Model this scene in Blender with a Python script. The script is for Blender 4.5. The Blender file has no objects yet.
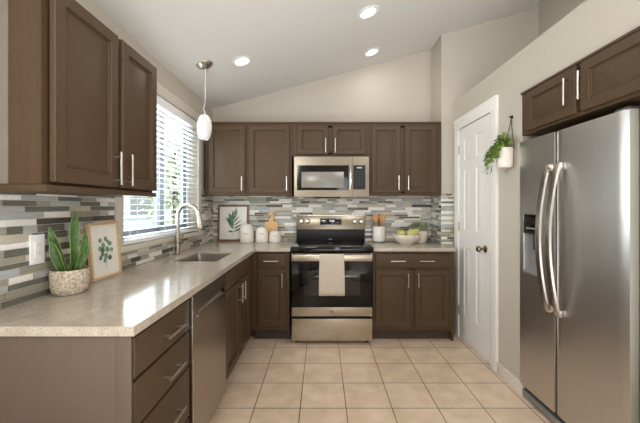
import bpy, bmesh, math, random
from mathutils import Vector, Matrix
R = math.radians
sc = bpy.context.scene
C = sc.collection
random.seed(7)

# ------------------------------------------------------------------ camera, world, lights, exposure
CAMZ = 1.32
cam_d = bpy.data.cameras.new('camera'); cam = bpy.data.objects.new('camera', cam_d); C.objects.link(cam)
cam_d.sensor_width = 36.0; cam_d.lens = 323.0 / 640.0 * 36.0
cam_d.shift_x = -1.5 / 640.0; cam_d.shift_y = -5.5 / 640.0
cam_d.clip_start = 0.02
cam.location = (0, 0, CAMZ); cam.rotation_euler = (R(90), 0, 0)
sc.camera = cam

sc.view_settings.view_transform = 'Standard'
sc.view_settings.look = 'None'
sc.view_settings.gamma = 1.0
sc.view_settings.use_curve_mapping = False
sc.view_settings.exposure = 0.0

world = bpy.data.worlds.new('world'); sc.world = world; world.use_nodes = True
bg = world.node_tree.nodes['Background']
bg.inputs['Color'].default_value = (0.86, 0.93, 1.0, 1); bg.inputs['Strength'].default_value = 2.5

def area(name, loc, rot, sx, sy, power, color=(1, 1, 1), spread=180):
    d = bpy.data.lights.new(name, 'AREA'); d.shape = 'RECTANGLE'; d.size = sx; d.size_y = sy
    d.energy = power; d.color = color; d.spread = R(spread)
    o = bpy.data.objects.new(name, d); C.objects.link(o); o.location = loc; o.rotation_euler = rot
    return o
# added key and fill lamps around the camera; daylight lamps at the two windows
def aim(loc, tgt): return (Vector(tgt)-Vector(loc)).to_track_quat('-Z', 'Y').to_euler()
area('added_key_high_right', (1.55, -0.5, 2.95), aim((1.55, -0.5, 2.95), (-.2, 2.8, .2)), 1.2, 0.5, 36, (0.97, 0.98, 1.0))  # added key lamp, set high to stay out of the microwave's reflection
area('added_key_left', (-0.85, -1.3, 2.2), aim((-0.85, -1.3, 2.2), (1.5, 2.0, .9)), 0.6, 0.5, 15, (0.97, 0.99, 1.0), 110)  # added key lamp for the refrigerator and the right wall
area('daylight_low_rear_window', (0.64, -2.95, 1.2), (R(90), 0, 0), 0.3, 1.9, 9, (1.0, 0.98, 0.95))
area('added_up_fill', (0.6, -0.9, 0.45), (R(180), 0, 0), 2.4, 2.8, 125, (0.93, 0.98, 1.04))  # added upward lamp that brightens the ceiling
area('daylight_kitchen_window', (-1.52, 2.67, 1.62), (0, R(-90), 0), 1.0, 1.1, 36, (0.96, 0.98, 1.0))
sun_d = bpy.data.lights.new('sun', 'SUN'); sun_d.energy = 1.5; sun_d.angle = R(2)
sun = bpy.data.objects.new('sun', sun_d); C.objects.link(sun); sun.rotation_euler = (R(12), R(38), 0)

# ------------------------------------------------------------------ mesh builder
class MB:
    def __init__(s): s.v = []; s.f = []; s.m = []; s.mi = 0
    def face(s, pts):
        n = len(s.v); s.v += [Vector(p) for p in pts]; s.f.append(list(range(n, n + len(pts)))); s.m.append(s.mi)
    def grid(s, rows, cu=False, cv=False, cap0=False, cap1=False):
        n = len(s.v); nr = len(rows); nc = len(rows[0])
        for r in rows: s.v += [Vector(p) for p in r]
        for i in range(nr - (0 if cv else 1)):
            for j in range(nc - (0 if cu else 1)):
                a = n + i * nc + j; b = n + i * nc + (j + 1) % nc
                i2 = (i + 1) % nr
                s.f.append([a, b, n + i2 * nc + (j + 1) % nc, n + i2 * nc + j]); s.m.append(s.mi)
        if cap0: s.f.append([n + j for j in range(nc)][::-1]); s.m.append(s.mi)
        if cap1: s.f.append([n + (nr - 1) * nc + j for j in range(nc)]); s.m.append(s.mi)
        return s
    def box(s, x0, x1, y0, y1, z0, z1, b=0.0, M=None):
        x0, x1 = min(x0, x1), max(x0, x1); y0, y1 = min(y0, y1), max(y0, y1); z0, z1 = min(z0, z1), max(z0, z1)
        b = min(b, (x1-x0)*.49, (y1-y0)*.49, (z1-z0)*.49)
        bm = bmesh.new()
        g = bmesh.ops.create_cube(bm, size=1.0)
        for v in bm.verts:
            v.co = Vector(((x0+x1)/2 + v.co.x*(x1-x0), (y0+y1)/2 + v.co.y*(y1-y0), (z0+z1)/2 + v.co.z*(z1-z0)))
        if b > 0: bmesh.ops.bevel(bm, geom=bm.edges[:], offset=b, segments=2, profile=.6, affect='EDGES')
        if M is not None: bm.transform(M)
        s.addbm(bm); return s
    def addbm(s, bm):
        n = len(s.v); bm.verts.ensure_lookup_table()
        for i, v in enumerate(bm.verts): v.index = i
        s.v += [v.co.copy() for v in bm.verts]
        for f in bm.faces: s.f.append([n + v.index for v in f.verts]); s.m.append(s.mi)
        bm.free()
    def lathe(s, prof, c, M=None, n=32, cap0=True, cap1=True):
        rows = []
        for r, z in prof:
            row = []
            for k in range(n):
                a = 2*math.pi*k/n; p = Vector((r*math.cos(a), r*math.sin(a), z))
                if M is not None: p = M @ p
                row.append(p + Vector(c))
            rows.append(row)
        return s.grid(rows, cu=True, cap0=cap0, cap1=cap1)
    def tube(s, pts, rad, n=12, flat=None):
        pts = [Vector(p) for p in pts]; rows = []; prev = None
        for i, p in enumerate(pts):
            t = (pts[min(i+1, len(pts)-1)] - pts[max(i-1, 0)]).normalized()
            if prev is None:
                up = Vector((0, 0, 1)) if abs(t.z) < .9 else Vector((0, 1, 0))
                u = t.cross(up).normalized()
            else: u = (prev - t*prev.dot(t)).normalized()
            prev = u; w = t.cross(u)
            r = rad[i] if isinstance(rad, (list, tuple)) else rad
            rows.append([p + (u*math.cos(2*math.pi*k/n) + w*math.sin(2*math.pi*k/n))*r for k in range(n)])
        return s.grid(rows, cu=True, cap0=True, cap1=True)
    def cyl(s, a, b, r, n=16): return s.tube([a, b], r, n)
    def prism(s, poly, z0, z1, b=0.0):
        bm = bmesh.new()
        lo = [bm.verts.new((x, y, z0)) for x, y in poly]; hi = [bm.verts.new((x, y, z1)) for x, y in poly]
        n = len(poly)
        bm.faces.new(lo[::-1]); bm.faces.new(hi)
        for i in range(n): bm.faces.new([lo[i], lo[(i+1) % n], hi[(i+1) % n], hi[i]])
        if b: bmesh.ops.bevel(bm, geom=bm.edges[:], offset=b, segments=2, profile=.6, affect='EDGES')
        s.addbm(bm); return s
    def plate(s, u0, u1, v0, v1, hole, d0, d1, mp):
        """slab with one rectangular hole; mp(u, v, d) -> point"""
        h0, h1, k0, k1 = hole
        us = [u0, h0, h1, u1]; vs = [v0, k0, k1, v1]
        for d in (d0, d1):
            for i in range(3):
                for j in range(3):
                    if i == 1 and j == 1: continue
                    s.face([mp(us[i], vs[j], d), mp(us[i+1], vs[j], d), mp(us[i+1], vs[j+1], d), mp(us[i], vs[j+1], d)])
        for (a, b, c, e) in ((u0, u1, v0, v1), (h0, h1, k0, k1)):
            r = [(a, c), (b, c), (b, e), (a, e)]
            for i in range(4):
                p, q = r[i], r[(i+1) % 4]
                s.face([mp(*p, d0), mp(*q, d0), mp(*q, d1), mp(*p, d1)])
        return s
    def rings(s, u0, u1, v0, v1, prof, mp):
        """nested rectangles (inset, depth) lofted and capped: panel fronts"""
        rows = []
        for i, d in prof:
            rows.append([mp(u0+i, v0+i, d), mp(u1-i, v0+i, d), mp(u1-i, v1-i, d), mp(u0+i, v1-i, d)])
        return s.grid(rows, cu=True, cap0=True, cap1=True)
    def build(s, name, mats, parent=None, smooth=True, angle=35, merge=True):
        me = bpy.data.meshes.new(name)
        org = Vector((0, 0, 0)); q = parent
        while q is not None: org += q.location; q = q.parent
        me.from_pydata([tuple(v - org) for v in s.v], [], s.f)
        if not isinstance(mats, (list, tuple)): mats = [mats]
        for m in mats: me.materials.append(m)
        me.polygons.foreach_set('material_index', s.m)
        bm = bmesh.new(); bm.from_mesh(me)
        if merge: bmesh.ops.remove_doubles(bm, verts=bm.verts[:], dist=1e-5)
        bmesh.ops.recalc_face_normals(bm, faces=bm.faces[:])
        bm.to_mesh(me); bm.free()
        if smooth:
            me.polygons.foreach_set('use_smooth', [True]*len(me.polygons))
            me.set_sharp_from_angle(angle=R(angle))
        me.update()
        o = bpy.data.objects.new(name, me); C.objects.link(o)
        if parent is not None: o.parent = parent
        return o

def thing(name, label, cat, loc, group=None):
    o = bpy.data.objects.new(name, None); C.objects.link(o); o.location = loc; o.empty_display_size = .05
    o['label'] = label; o['category'] = cat
    if group: o['group'] = group
    return o
def struct(o): o['kind'] = 'structure'; return o

# ------------------------------------------------------------------ materials
def srgb(r, g, b):
    f = lambda c: (c/255/12.92) if c/255 <= .04045 else ((c/255+.055)/1.055)**2.4
    return (f(r), f(g), f(b), 1)
class Mat:
    def __init__(s, name, col=(200, 200, 200), rough=.5, metal=0, spec=.5, **kw):
        s.m = bpy.data.materials.new(name); s.m.use_nodes = True
        s.nt = s.m.node_tree; s.p = s.nt.nodes['Principled BSDF']
        s.p.inputs['Base Color'].default_value = srgb(*col)
        s.p.inputs['Roughness'].default_value = rough; s.p.inputs['Metallic'].default_value = metal
        s.p.inputs['Specular IOR Level'].default_value = spec
        for k, v in kw.items(): s.p.inputs[k.replace('_', ' ')].default_value = v
    def n(s, t, **kw):
        nd = s.nt.nodes.new(t)
        for k, v in kw.items():
            if k in nd.inputs: nd.inputs[k].default_value = v
            else: setattr(nd, k, v)
        return nd
    def l(s, a, b): s.nt.links.new(a, b)
    def coord(s, scale=(1, 1, 1), loc=(0, 0, 0)):
        t = s.n('ShaderNodeTexCoord'); mp = s.n('ShaderNodeMapping'); mp.inputs['Scale'].default_value = scale; mp.inputs['Location'].default_value = loc
        s.l(t.outputs['Object'], mp.inputs['Vector']); return mp.outputs['Vector']
    def ramp(s, fac, stops):
        r = s.n('ShaderNodeValToRGB'); e = r.color_ramp.elements
        while len(e) < len(stops): e.new(.5)
        for i, (p, c) in enumerate(stops): e[i].position = p; e[i].color = srgb(*c)
        s.l(fac, r.inputs['Fac']); return r.outputs['Color']
    def noise(s, scale, detail=3, vec=None, rough=.5):
        nd = s.n('ShaderNodeTexNoise'); nd.inputs['Scale'].default_value = scale; nd.inputs['Detail'].default_value = detail; nd.inputs['Roughness'].default_value = rough
        if vec is not None: s.l(vec, nd.inputs['Vector'])
        return nd.outputs['Fac']
    def bump(s, h, st=.1, dist=.01):
        b = s.n('ShaderNodeBump'); b.inputs['Strength'].default_value = st; b.inputs['Distance'].default_value = dist
        s.l(h, b.inputs['Height']); s.l(b.outputs['Normal'], s.p.inputs['Normal']); return b
    def mix(s, a, b, fac, mode='MIX'):
        m = s.n('ShaderNodeMix', data_type='RGBA', blend_type=mode)
        for sock, v in ((m.inputs[0], fac), (m.inputs[6], a), (m.inputs[7], b)):
            if hasattr(v, 'links'): s.l(v, sock)
            else: sock.default_value = v
        return m.outputs[2]

def noisy(name, c1, c2, scale, rough, stretch=(1, 1, 1), bump=0, metal=0, spec=.5, detail=3, **kw):
    m = Mat(name, c1, rough, metal, spec, **kw)
    v = m.coord(stretch); f = m.noise(scale, detail, v)
    m.l(m.ramp(f, [(.35, c1), (.65, c2)]), m.p.inputs['Base Color'])
    if bump: m.bump(f, bump, .004)
    return m.m

wall_m = noisy('wall_paint', (190, 182, 169), (194, 186, 173), 60, .75, bump=.06)
ceil_m = noisy('ceiling_paint', (228, 226, 222), (231, 229, 225), 70, .85, bump=.06)
trim_m = noisy('trim_paint', (206, 198, 185), (210, 202, 189), 40, .45)
white_m = noisy('door_paint', (232, 230, 226), (235, 233, 229), 30, .38)
vinyl_m = noisy('vinyl_white', (236, 237, 238), (240, 240, 240), 30, .4)
base_m = noisy('baseboard_paint', (221, 212, 201), (226, 217, 206), 30, .5)
cab_m = noisy('cabinet_brown', (77, 60, 44), (83, 65, 48), 22, .42, (6, 6, 1), bump=.02, spec=.2)
cabside_m = noisy('cabinet_side_brown', (98, 83, 72), (101, 86, 75), 9, .4, (6, 6, 1), spec=.45)
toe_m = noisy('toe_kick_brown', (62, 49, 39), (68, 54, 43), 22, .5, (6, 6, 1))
nickel_m = Mat('brushed_nickel', (205, 200, 192), .28, 1).m
faucet_m = Mat('faucet_steel', (196, 188, 176), .27, 1).m
steel_w = None
def steel(name, c1, c2, rough, stretch):
    m = Mat(name, c1, rough, 1.0)
    v = m.coord(stretch); f = m.noise(40, 2, v)
    m.l(m.ramp(f, [(.3, c1), (.7, c2)]), m.p.inputs['Base Color'])
    m.bump(f, .004, .001)
    return m.m
range_steel = steel('range_stainless', (178, 168, 154), (185, 175, 161), .26, (.3, 6, 14))
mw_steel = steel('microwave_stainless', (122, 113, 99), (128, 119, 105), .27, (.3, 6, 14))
fridge_steel = steel('refrigerator_stainless', (198, 195, 191), (204, 201, 197), .34, (12, 12, .3))
dish_steel = steel('dishwasher_stainless', (172, 163, 152), (178, 169, 158), .28, (12, 12, .3))
sink_steel = steel('sink_stainless', (176, 168, 158), (184, 176, 166), .32, (10, .4, 10))
handle_steel = Mat('handle_stainless', (208, 203, 196), .24, 1).m
doorside_m = Mat('refrigerator_edge_grey', (176, 171, 158), .4, .3).m
black_m = Mat('black_plastic', (18, 17, 16), .4, 0, .3).m
bglass_m = Mat('black_glass', (10, 9, 9), .06, 0, .35).m
ovenwin_m = Mat('oven_window_glass', (30, 27, 24), .07, 0, .6).m
mwscreen_m = Mat('microwave_screen', (128, 122, 112), .22, 0, .5).m
dgrey_m = Mat('dark_grey_plastic', (58, 57, 56), .45).m
grey_m = Mat('grey_plastic', (128, 127, 126), .4).m
bronze_m = Mat('knob_bronze_nickel', (140, 122, 100), .25, 1).m
hinge_m = Mat('hinge_nickel', (190, 180, 165), .35, .8).m
ink_m = Mat('pale_print', (205, 205, 205), .5).m
darkink_m = Mat('dark_lettering', (96, 88, 80), .7).m

# floor tile
m = Mat('floor_tile', (200, 178, 156), .32)
TL = .300
v = m.coord((1, 1, 1), (-.161 + TL*20, -2.709 + TL*20, 0))
bk = m.n('ShaderNodeTexBrick', offset=0.0, squash=1.0)
for k, val in (('Scale', 1.0), ('Mortar Size', .0032), ('Mortar Smooth', .2), ('Bias', 0.0), ('Brick Width', TL), ('Row Height', TL)): bk.inputs[k].default_value = val
bk.inputs['Color1'].default_value = srgb(230, 208, 184); bk.inputs['Color2'].default_value = srgb(224, 201, 177); bk.inputs['Mortar'].default_value = srgb(104, 82, 62)
m.l(v, bk.inputs['Vector'])
nz = m.ramp(m.noise(7, 5, m.coord()), [(.3, (232, 226, 220)), (.7, (255, 255, 255))])
m.l(m.mix(bk.outputs['Color'], nz, 1.0, 'MULTIPLY'), m.p.inputs['Base Color'])
inv = m.n('ShaderNodeMath', operation='SUBTRACT'); inv.inputs[0].default_value = 1; m.l(bk.outputs['Fac'], inv.inputs[1])
m.bump(inv.outputs[0], .5, .003)
floor_m = m.m
# granite-look countertop
m = Mat('countertop_speckle', (190, 176, 158), .13, spec=.5)
v = m.coord()
big = m.ramp(m.noise(14, 6, v, .7), [(.3, (172, 159, 142)), (.5, (184, 172, 156)), (.7, (195, 185, 171))])
fine = m.ramp(m.noise(210, 2, v, .6), [(.33, (120, 102, 84)), (.46, (255, 255, 255))])
fine2 = m.ramp(m.noise(90, 3, m.coord((1, 1, 1), (3, 5, 1)), .6), [(.6, (0, 0, 0)), (.72, (70, 66, 60))])
c = m.mix(big, fine, .55, 'MULTIPLY'); c = m.mix(c, fine2, .6, 'ADD')
m.l(c, m.p.inputs['Base Color'])
ctop_m = m.m
# mosaic tiles
def tile_mat(name, c1, c2, rough, st=(1, 1, 1)): return noisy(name, c1, c2, 60, rough, st, spec=.5)
tile_ms = [noisy('grout', (205, 196, 182), (212, 203, 189), 80, .8),
    tile_mat('tile_white_marble', (226, 222, 215), (236, 233, 228), .25),
    tile_mat('tile_beige_stone', (184, 176, 158), (196, 188, 170), .35, (.3, .3, 3)),
    tile_mat('tile_taupe', (148, 143, 128), (162, 157, 142), .2, (.2, .2, 4)),
    tile_mat('tile_dark_grey', (94, 94, 86), (116, 115, 106), .12, (.2, .2, 4)),
    tile_mat('tile_blue_grey', (160, 163, 162), (182, 185, 184), .1, (.2, .2, 4)),
    tile_mat('tile_charcoal', (70, 66, 58), (88, 83, 74), .12, (.2, .2, 4))]
# window glass: clear with a fresnel reflection
m = Mat('window_glass')
nt = m.nt; nt.nodes.remove(m.p)
tr = nt.nodes.new('ShaderNodeBsdfTransparent'); gl = nt.nodes.new('ShaderNodeBsdfGlossy'); gl.inputs['Roughness'].default_value = .02
lw = nt.nodes.new('ShaderNodeLayerWeight'); lw.inputs['Blend'].default_value = .5
pw = nt.nodes.new('ShaderNodeMath'); pw.operation = 'POWER'; pw.inputs[1].default_value = 5.0; nt.links.new(lw.outputs['Facing'], pw.inputs[0])
fr = nt.nodes.new('ShaderNodeMath'); fr.operation = 'MULTIPLY_ADD'; fr.inputs[1].default_value = .6; fr.inputs[2].default_value = .03; nt.links.new(pw.outputs[0], fr.inputs[0]); mx = nt.nodes.new('ShaderNodeMixShader')
tr.inputs['Color'].default_value = (.95, .98, .98, 1)
nt.links.new(fr.outputs[0], mx.inputs[0]); nt.links.new(tr.outputs[0], mx.inputs[1]); nt.links.new(gl.outputs[0], mx.inputs[2])
nt.links.new(mx.outputs[0], nt.nodes['Material Output'].inputs['Surface'])
glass_m = m.m
def emit(name, col, strength, base=(240, 240, 240)):
    m = Mat(name, base, .4); m.p.inputs['Emission Color'].default_value = srgb(*col); m.p.inputs['Emission Strength'].default_value = strength; return m.m
lens_m = emit('downlight_lens', (255, 246, 232), 3.0)
opal_m = emit('opal_glass', (255, 252, 246), .06, (232, 230, 226))
opal_m.node_tree.nodes['Principled BSDF'].inputs['Roughness'].default_value = .2
digit_m = emit('display_digits', (225, 240, 255), 1.2)
slat_m = noisy('blind_slat_white', (238, 239, 240), (242, 243, 243), 40, .4)
slat_m.node_tree.nodes['Principled BSDF'].inputs['Subsurface Weight'].default_value = 0
wood_l = noisy('light_oak', (205, 172, 132), (220, 190, 150), 16, .5, (2, 2, 9))
wood_d = noisy('walnut_frame', (116, 82, 56), (132, 96, 68), 16, .5, (3, 3, 1))
wood_b = noisy('board_bamboo', (206, 162, 104), (220, 178, 120), 14, .5, (9, 2, 1))
wood_s = noisy('spoon_wood', (188, 132, 76), (206, 152, 94), 18, .55, (3, 3, 1))
paper_m = noisy('print_paper', (236, 231, 222), (239, 235, 227), 20, .8)
ceramic_m = noisy('cream_ceramic', (226, 218, 206), (232, 225, 213), 14, .42)
crock_m = noisy('crock_white', (222, 216, 208), (230, 224, 216), 20, .5)
bowl_m = noisy('bowl_stoneware', (214, 202, 186), (222, 211, 196), 26, .55)
pear_m = noisy('pear_skin', (176, 174, 100), (194, 188, 120), 9, .4)
stem_m = Mat('stem_brown', (84, 62, 40), .7).m
soil_m = noisy('potting_soil', (52, 40, 30), (72, 56, 42), 60, .95, bump=.6)
m = Mat('mottled_pot', (205, 192, 174), .8)
v = m.coord(); f1 = m.noise(95, 5, v, .7)
m.l(m.ramp(f1, [(.38, (150, 130, 108)), (.5, (200, 185, 165)), (.62, (226, 217, 203))]), m.p.inputs['Base Color']); m.bump(f1, .6, .008)
mottle_m = m.m
planter_m = noisy('planter_white', (222, 212, 200), (230, 221, 210), 20, .5)
leather_m = Mat('strap_dark', (64, 54, 46), .7).m
towel_m = None
m = Mat('towel_linen', (206, 192, 176), .95, spec=.1)
v = m.coord(); wv = m.n('ShaderNodeTexWave', wave_type='BANDS', bands_direction='X'); wv.inputs['Scale'].default_value = 50; m.l(v, wv.inputs['Vector'])
wv2 = m.n('ShaderNodeTexWave', wave_type='BANDS', bands_direction='Z'); wv2.inputs['Scale'].default_value = 40; m.l(v, wv2.inputs['Vector'])
sm = m.n('ShaderNodeMath', operation='MULTIPLY'); m.l(wv.outputs['Fac'], sm.inputs[0]); m.l(wv2.outputs['Fac'], sm.inputs[1])
m.l(m.ramp(sm.outputs[0], [(0, (190, 176, 160)), (.6, (222, 210, 196))]), m.p.inputs['Base Color']); m.bump(sm.outputs[0], .5, .004)
towel_m = m.m
def leafmat(name, c1, c2, scale, rough=.45, st=(1, 1, 1)): return noisy(name, c1, c2, scale, rough, st, spec=.4)
snake_m = leafmat('snake_leaf', (48, 72, 33), (78, 101, 48), 14, .4, (2, 2, 3))
snake_e = leafmat('snake_leaf_edge', (104, 138, 66), (122, 152, 78), 20, .4)
vine_m = leafmat('vine_leaf', (84, 116, 48), (146, 172, 86), 18)
herb_m = leafmat('herb_leaf', (142, 160, 118), (178, 190, 148), 22)
art_g = noisy('art_leaf_green', (92, 122, 98), (140, 164, 140), 30, .8)
art_d = noisy('art_leaf_dark', (58, 88, 72), (108, 136, 116), 26, .8)

# ------------------------------------------------------------------ setting
LW, RW, BW = -1.26, 1.40, 3.735          # left wall, pantry wall, back wall
FY = 3.42; RX = 1.27                      # front face and left return of the pantry bump-out
UX = 2.30; LEDGE = 2.41; REAR = -3.0
SL = .275
def cz(x): return 2.44 + SL*(x - LW)
CT = .915                                 # countertop height
struct(MB().box(LW-.2, 4.0, REAR-.2, BW+.2, -.1, 0).build('floor', floor_m, smooth=False))
b = MB()
xa, xb = LW-.2, 4.0
b.grid([[(xa, REAR-.2, cz(xa)), (xb, REAR-.2, cz(xb)), (xb, BW+.2, cz(xb)), (xa, BW+.2, cz(xa))],
        [(xa, REAR-.2, cz(xa)+.1), (xb, REAR-.2, cz(xb)+.1), (xb, BW+.2, cz(xb)+.1), (xa, BW+.2, cz(xa)+.1)]], cu=True, cap0=True, cap1=True)
struct(b.build('ceiling', ceil_m, smooth=False))
W0, W1, WZ0, WZ1 = 2.03, 3.27, 1.062, 2.17   # kitchen window opening
lm = lambda u, v, d: (d, u, v)
b = MB(); b.plate(REAR-.2, BW+.15, 0, 2.50, (W0, W1, WZ0, WZ1), LW, LW-.15, lm)
wall_left = struct(b.build('wall_left', wall_m, smooth=False))
wall_back = struct(MB().box(LW, UX+.1, BW, BW+.15, 0, 3.5).build('wall_back', wall_m, smooth=False))
b = MB()
b.prism([(RX, FY), (UX, FY), (UX, BW), (RX, BW)], 0, 3.46)
wall_bump = struct(b.build('wall_bump_out', wall_m, smooth=False))
struct(MB().box(UX, UX+.12, REAR, FY, LEDGE, 3.6).build('wall_right_upper', wall_m, smooth=False))
# pantry wall: low wall with a plant ledge on top and an alcove for the refrigerator
A0, A1 = 1.27, 2.25
DY0, DY1, DZ = 2.65, 3.265, 2.09
b = MB()
b.prism([(RW, DY1), (RW, FY), (UX+.05, FY), (UX+.05, DY1)], 0, LEDGE)
b.prism([(RW, A1), (RW, DY0), (RW+.12, DY0), (RW+.12, A1)], 0, LEDGE)
b.prism([(RW, DY0), (RW, DY1), (RW+.12, DY1), (RW+.12, DY0)], DZ, LEDGE)
b.box(RW+.12, UX+.05, A1, A1+.1, 0, LEDGE)
b.box(RW, UX+.05, A0, A1, 2.10, LEDGE)
b.box(2.22, UX+.05, A0, A1, 0, 2.10)
b.box(RW, UX+.05, REAR, A0, 0, LEDGE)
b.box(RW+.12, UX+.05, A1+.1, DY1, LEDGE-.08, LEDGE)
wall_right = struct(b.build('wall_right', wall_m, smooth=False))
b = MB(); b.plate(LW, UX, 0, 3.6, (.5, .8, .2, 2.2), REAR-.001, REAR-.15, lambda u, v, d: (u, d, v))
struct(b.build('wall_rear', wall_m, smooth=False))

# mosaic backsplash as part of the walls
rt = random.Random(11)
def mosaic(name, parent, u0, u1, v0, v1, mp, holes=(), wts=(29, 20, 19, 14, 20, 1)):
    b = MB(); b.mi = 0
    def slab(a, c, e, f, d):
        p = [mp(a, e, d), mp(c, e, d), mp(c, f, d), mp(a, f, d)]; q = [mp(a, e, 0.0005), mp(c, e, 0.0005), mp(c, f, 0.0005), mp(a, f, 0.0005)]
        b.face(p)
        for i in range(4): b.face([p[i], p[(i+1) % 4], q[(i+1) % 4], q[i]])
    def parts(a, c, e, f):
        segs = [(a, c)]
        for (h0, h1, k0, k1) in holes:
            if f > k0 and e < k1:
                ns = []
                for (s0, s1) in segs:
                    if s1 <= h0 or s0 >= h1: ns.append((s0, s1)); continue
                    if s0 < h0: ns.append((s0, h0))
                    if s1 > h1: ns.append((h1, s1))
                segs = ns
        return segs
    cuts = sorted({v0, v1} | {k for h in holes for k in (h[2], h[3]) if v0 < k < v1})
    for e, f in zip(cuts, cuts[1:]):
        for s0, s1 in parts(u0, u1, e+1e-4, f-1e-4): slab(s0, s1, e, f, .004)
    z = v0 + .002; last = 0; g = .0028
    while z < v1 - .006:
        h = rt.choice([.010, .019, .022, .022, .026, .031]); h = min(h, v1 - z - .001)
        u = u0 - rt.random()*.12
        while u < u1:
            ln = rt.choice([.07, .11, .15, .19, .24])
            k = rt.choices([1, 2, 3, 4, 5, 6], wts)[0]
            if k == last and rt.random() < .6: k = rt.choice([1, 3, 4, 5])
            last = k; b.mi = k
            for s0, s1 in parts(max(u, u0), min(u+ln-g, u1), z, z+h):
                if s1 - s0 > .004: slab(s0, s1, z, z+h, .0065)
            u += ln
        z += h + g
    b.mi = 0
    return b.build(name, tile_ms, parent, smooth=False, merge=False)
mosaic('tile_backsplash', wall_left, .7, BW-.006, CT+.002, 1.45, lambda u, v, d: (LW+d, u, v), holes=((1.955, 3.36, 1.03, 2.4),), wts=(17, 22, 22, 24, 12, 2))
mosaic('tile_backsplash', wall_back, LW+.007, RX-.007, CT+.002, 1.45, lambda u, v, d: (u, BW-d, v))
mosaic('tile_backsplash', wall_bump, FY+.0, BW-.007, CT+.002, 1.45, lambda u, v, d: (RX-d, u, v))
mosaic('tile_backsplash', wall_bump, RX-.006, RW-.002, CT+.002, 1.45, lambda u, v, d: (u, FY-d, v))

# ---- window
win = bpy.data.objects.new('window_1', None); C.objects.link(win); win.location = (LW, (W0+W1)/2, WZ0); struct(win)
b = MB(); xf0, xf1 = LW-.135, LW-.085
b.plate(W0, W1, WZ0, WZ1, (W0+.045, W1-.045, WZ0+.045, WZ1-.045), xf0, xf1, lm)
b.build('window_frame', vinyl_m, win, smooth=False)
sash_shade_m = noisy('sash_shaded_vinyl', (112, 121, 130), (118, 127, 136), 30, .45)  # backlit shade of the sash put into its grey-blue colour
ym = 2.70
b = MB(); b.plate(W0+.045, ym+.02, WZ0+.045, WZ1-.045, (W0+.09, ym-.025, WZ0+.09, WZ1-.09), xf0+.01, xf1-.012, lm); b.build('sash', sash_shade_m, win, smooth=False)
b = MB(); b.plate(ym-.02, W1-.045, WZ0+.045, WZ1-.045, (ym+.05, W1-.14, WZ0+.09, WZ1-.09), xf0+.03, xf1+.004, lm); b.build('sash', sash_shade_m, win, smooth=False)
MB().box(xf0+.022, xf0+.026, W0+.085, ym-.02, WZ0+.085, WZ1-.085).build('window_pane', glass_m, win, smooth=False)
MB().box(xf0+.043, xf0+.047, ym+.045, W1-.135, WZ0+.085, WZ1-.085).build('window_pane', glass_m, win, smooth=False)
b = MB()                                   # casing
ca = .075
b.box(LW-.002, LW+.018, W0-ca, W0, WZ0, WZ1+.09, .004)
b.box(LW-.002, LW+.018, W1, W1+ca, WZ0, WZ1+.09, .004)
b.box(LW-.002, LW+.024, W0-ca-.01, W1+ca+.01, WZ1, WZ1+.085, .005)
b.box(LW-.08, LW+.03, W0-ca, W1+ca, WZ0-.035, WZ0+.002, .005)
struct(b.build('trim_1', trim_m))
# ---- blind
bl = thing('window_blind', 'white horizontal slat blind hanging open in the kitchen window', 'blind', (LW-.03, (W0+W1)/2, WZ1))
b = MB(); b.box(LW-.05, LW+.012, W0+.006, W1-.006, WZ1-.075, WZ1-.004, .004); b.build('valance', vinyl_m, bl)
b = MB(); z = WZ0 + .055; tilt = R(1.5)
while z < WZ1 - .085:
    M = Matrix.Translation((LW-.013, (W0+W1)/2, z)) @ Matrix.Rotation(tilt, 4, 'Y')
    b.box(-.025, .025, -(W1-W0)/2+.006, (W1-W0)/2-.006, -.0014, .0014, M=M)
    z += .0425
b.build('slats', slat_m, bl, smooth=False)
MB().box(LW-.04, LW+.012, W0+.006, W1-.006, WZ0+.012, WZ0+.032, .004).build('bottom_rail', vinyl_m, bl)
for y in (W0+.16, ym-.02, W1-.16):
    b = MB(); 
    for dx in (.0125, -.0385): b.cyl((LW+dx, y, WZ0+.03), (LW+dx, y, WZ1-.07), .0012, 6)
    b.build('ladder_cord', vinyl_m, bl)
b = MB(); b.cyl((LW+.017, W0+.10, 1.45), (LW+.017, W0+.10, WZ1-.06), .003, 8); b.build('tilt_wand', vinyl_m, bl)

# ---- pantry door
PX = RW - .004                             # slab face, facing -X
mpR = lambda u, v, d: (PX - d, u, v)
b = MB()
b.box(PX+.004, PX+.036, DY0+.003, DY1-.003, .012, DZ-.004)
st_, mr = .105, .09; ya, yb = DY0+.003, DY1-.003; yc = (ya+yb)/2
cols = [(ya+st_, yc-mr/2), (yc+mr/2, yb-st_)]
rows_ = [(.26, .92), (1.08, 1.67), (1.76, 1.97)]
def bar(u0, u1, v0, v1): b.box(PX-.004, PX+.006, u0, u1, v0, v1)
bar(ya, ya+st_, .012, DZ-.004); bar(yb-st_, yb, .012, DZ-.004); bar(yc-mr/2, yc+mr/2, .012, DZ-.004)
for v0, v1 in ((.012, .26), (.92, 1.08), (1.67, 1.76), (1.97, DZ-.004)):
    for c0, c1 in cols: bar(c0, c1, v0, v1)
for c0, c1 in cols:
    for v0, v1 in rows_:
        b.rings(c0, c1, v0, v1, [(0, -.002), (.0, .004), (.012, -.004), (.03, -.004), (.05, .003)], mpR)
door = struct(b.build('door_1', white_m, None, angle=20))
kb = MB(); ky, kz = DY0+.09, .955
kb.lathe([(.030, 0), (.030, .006), (.012, .012), (.010, .04), (.020, .046), (.027, .056), (.027, .064), (.020, .074), (.006, .078)], (PX-.004, ky, kz), Matrix.Rotation(R(-90), 4, 'Y'), 24)
kb.build('door_knob', bronze_m, door)
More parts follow.
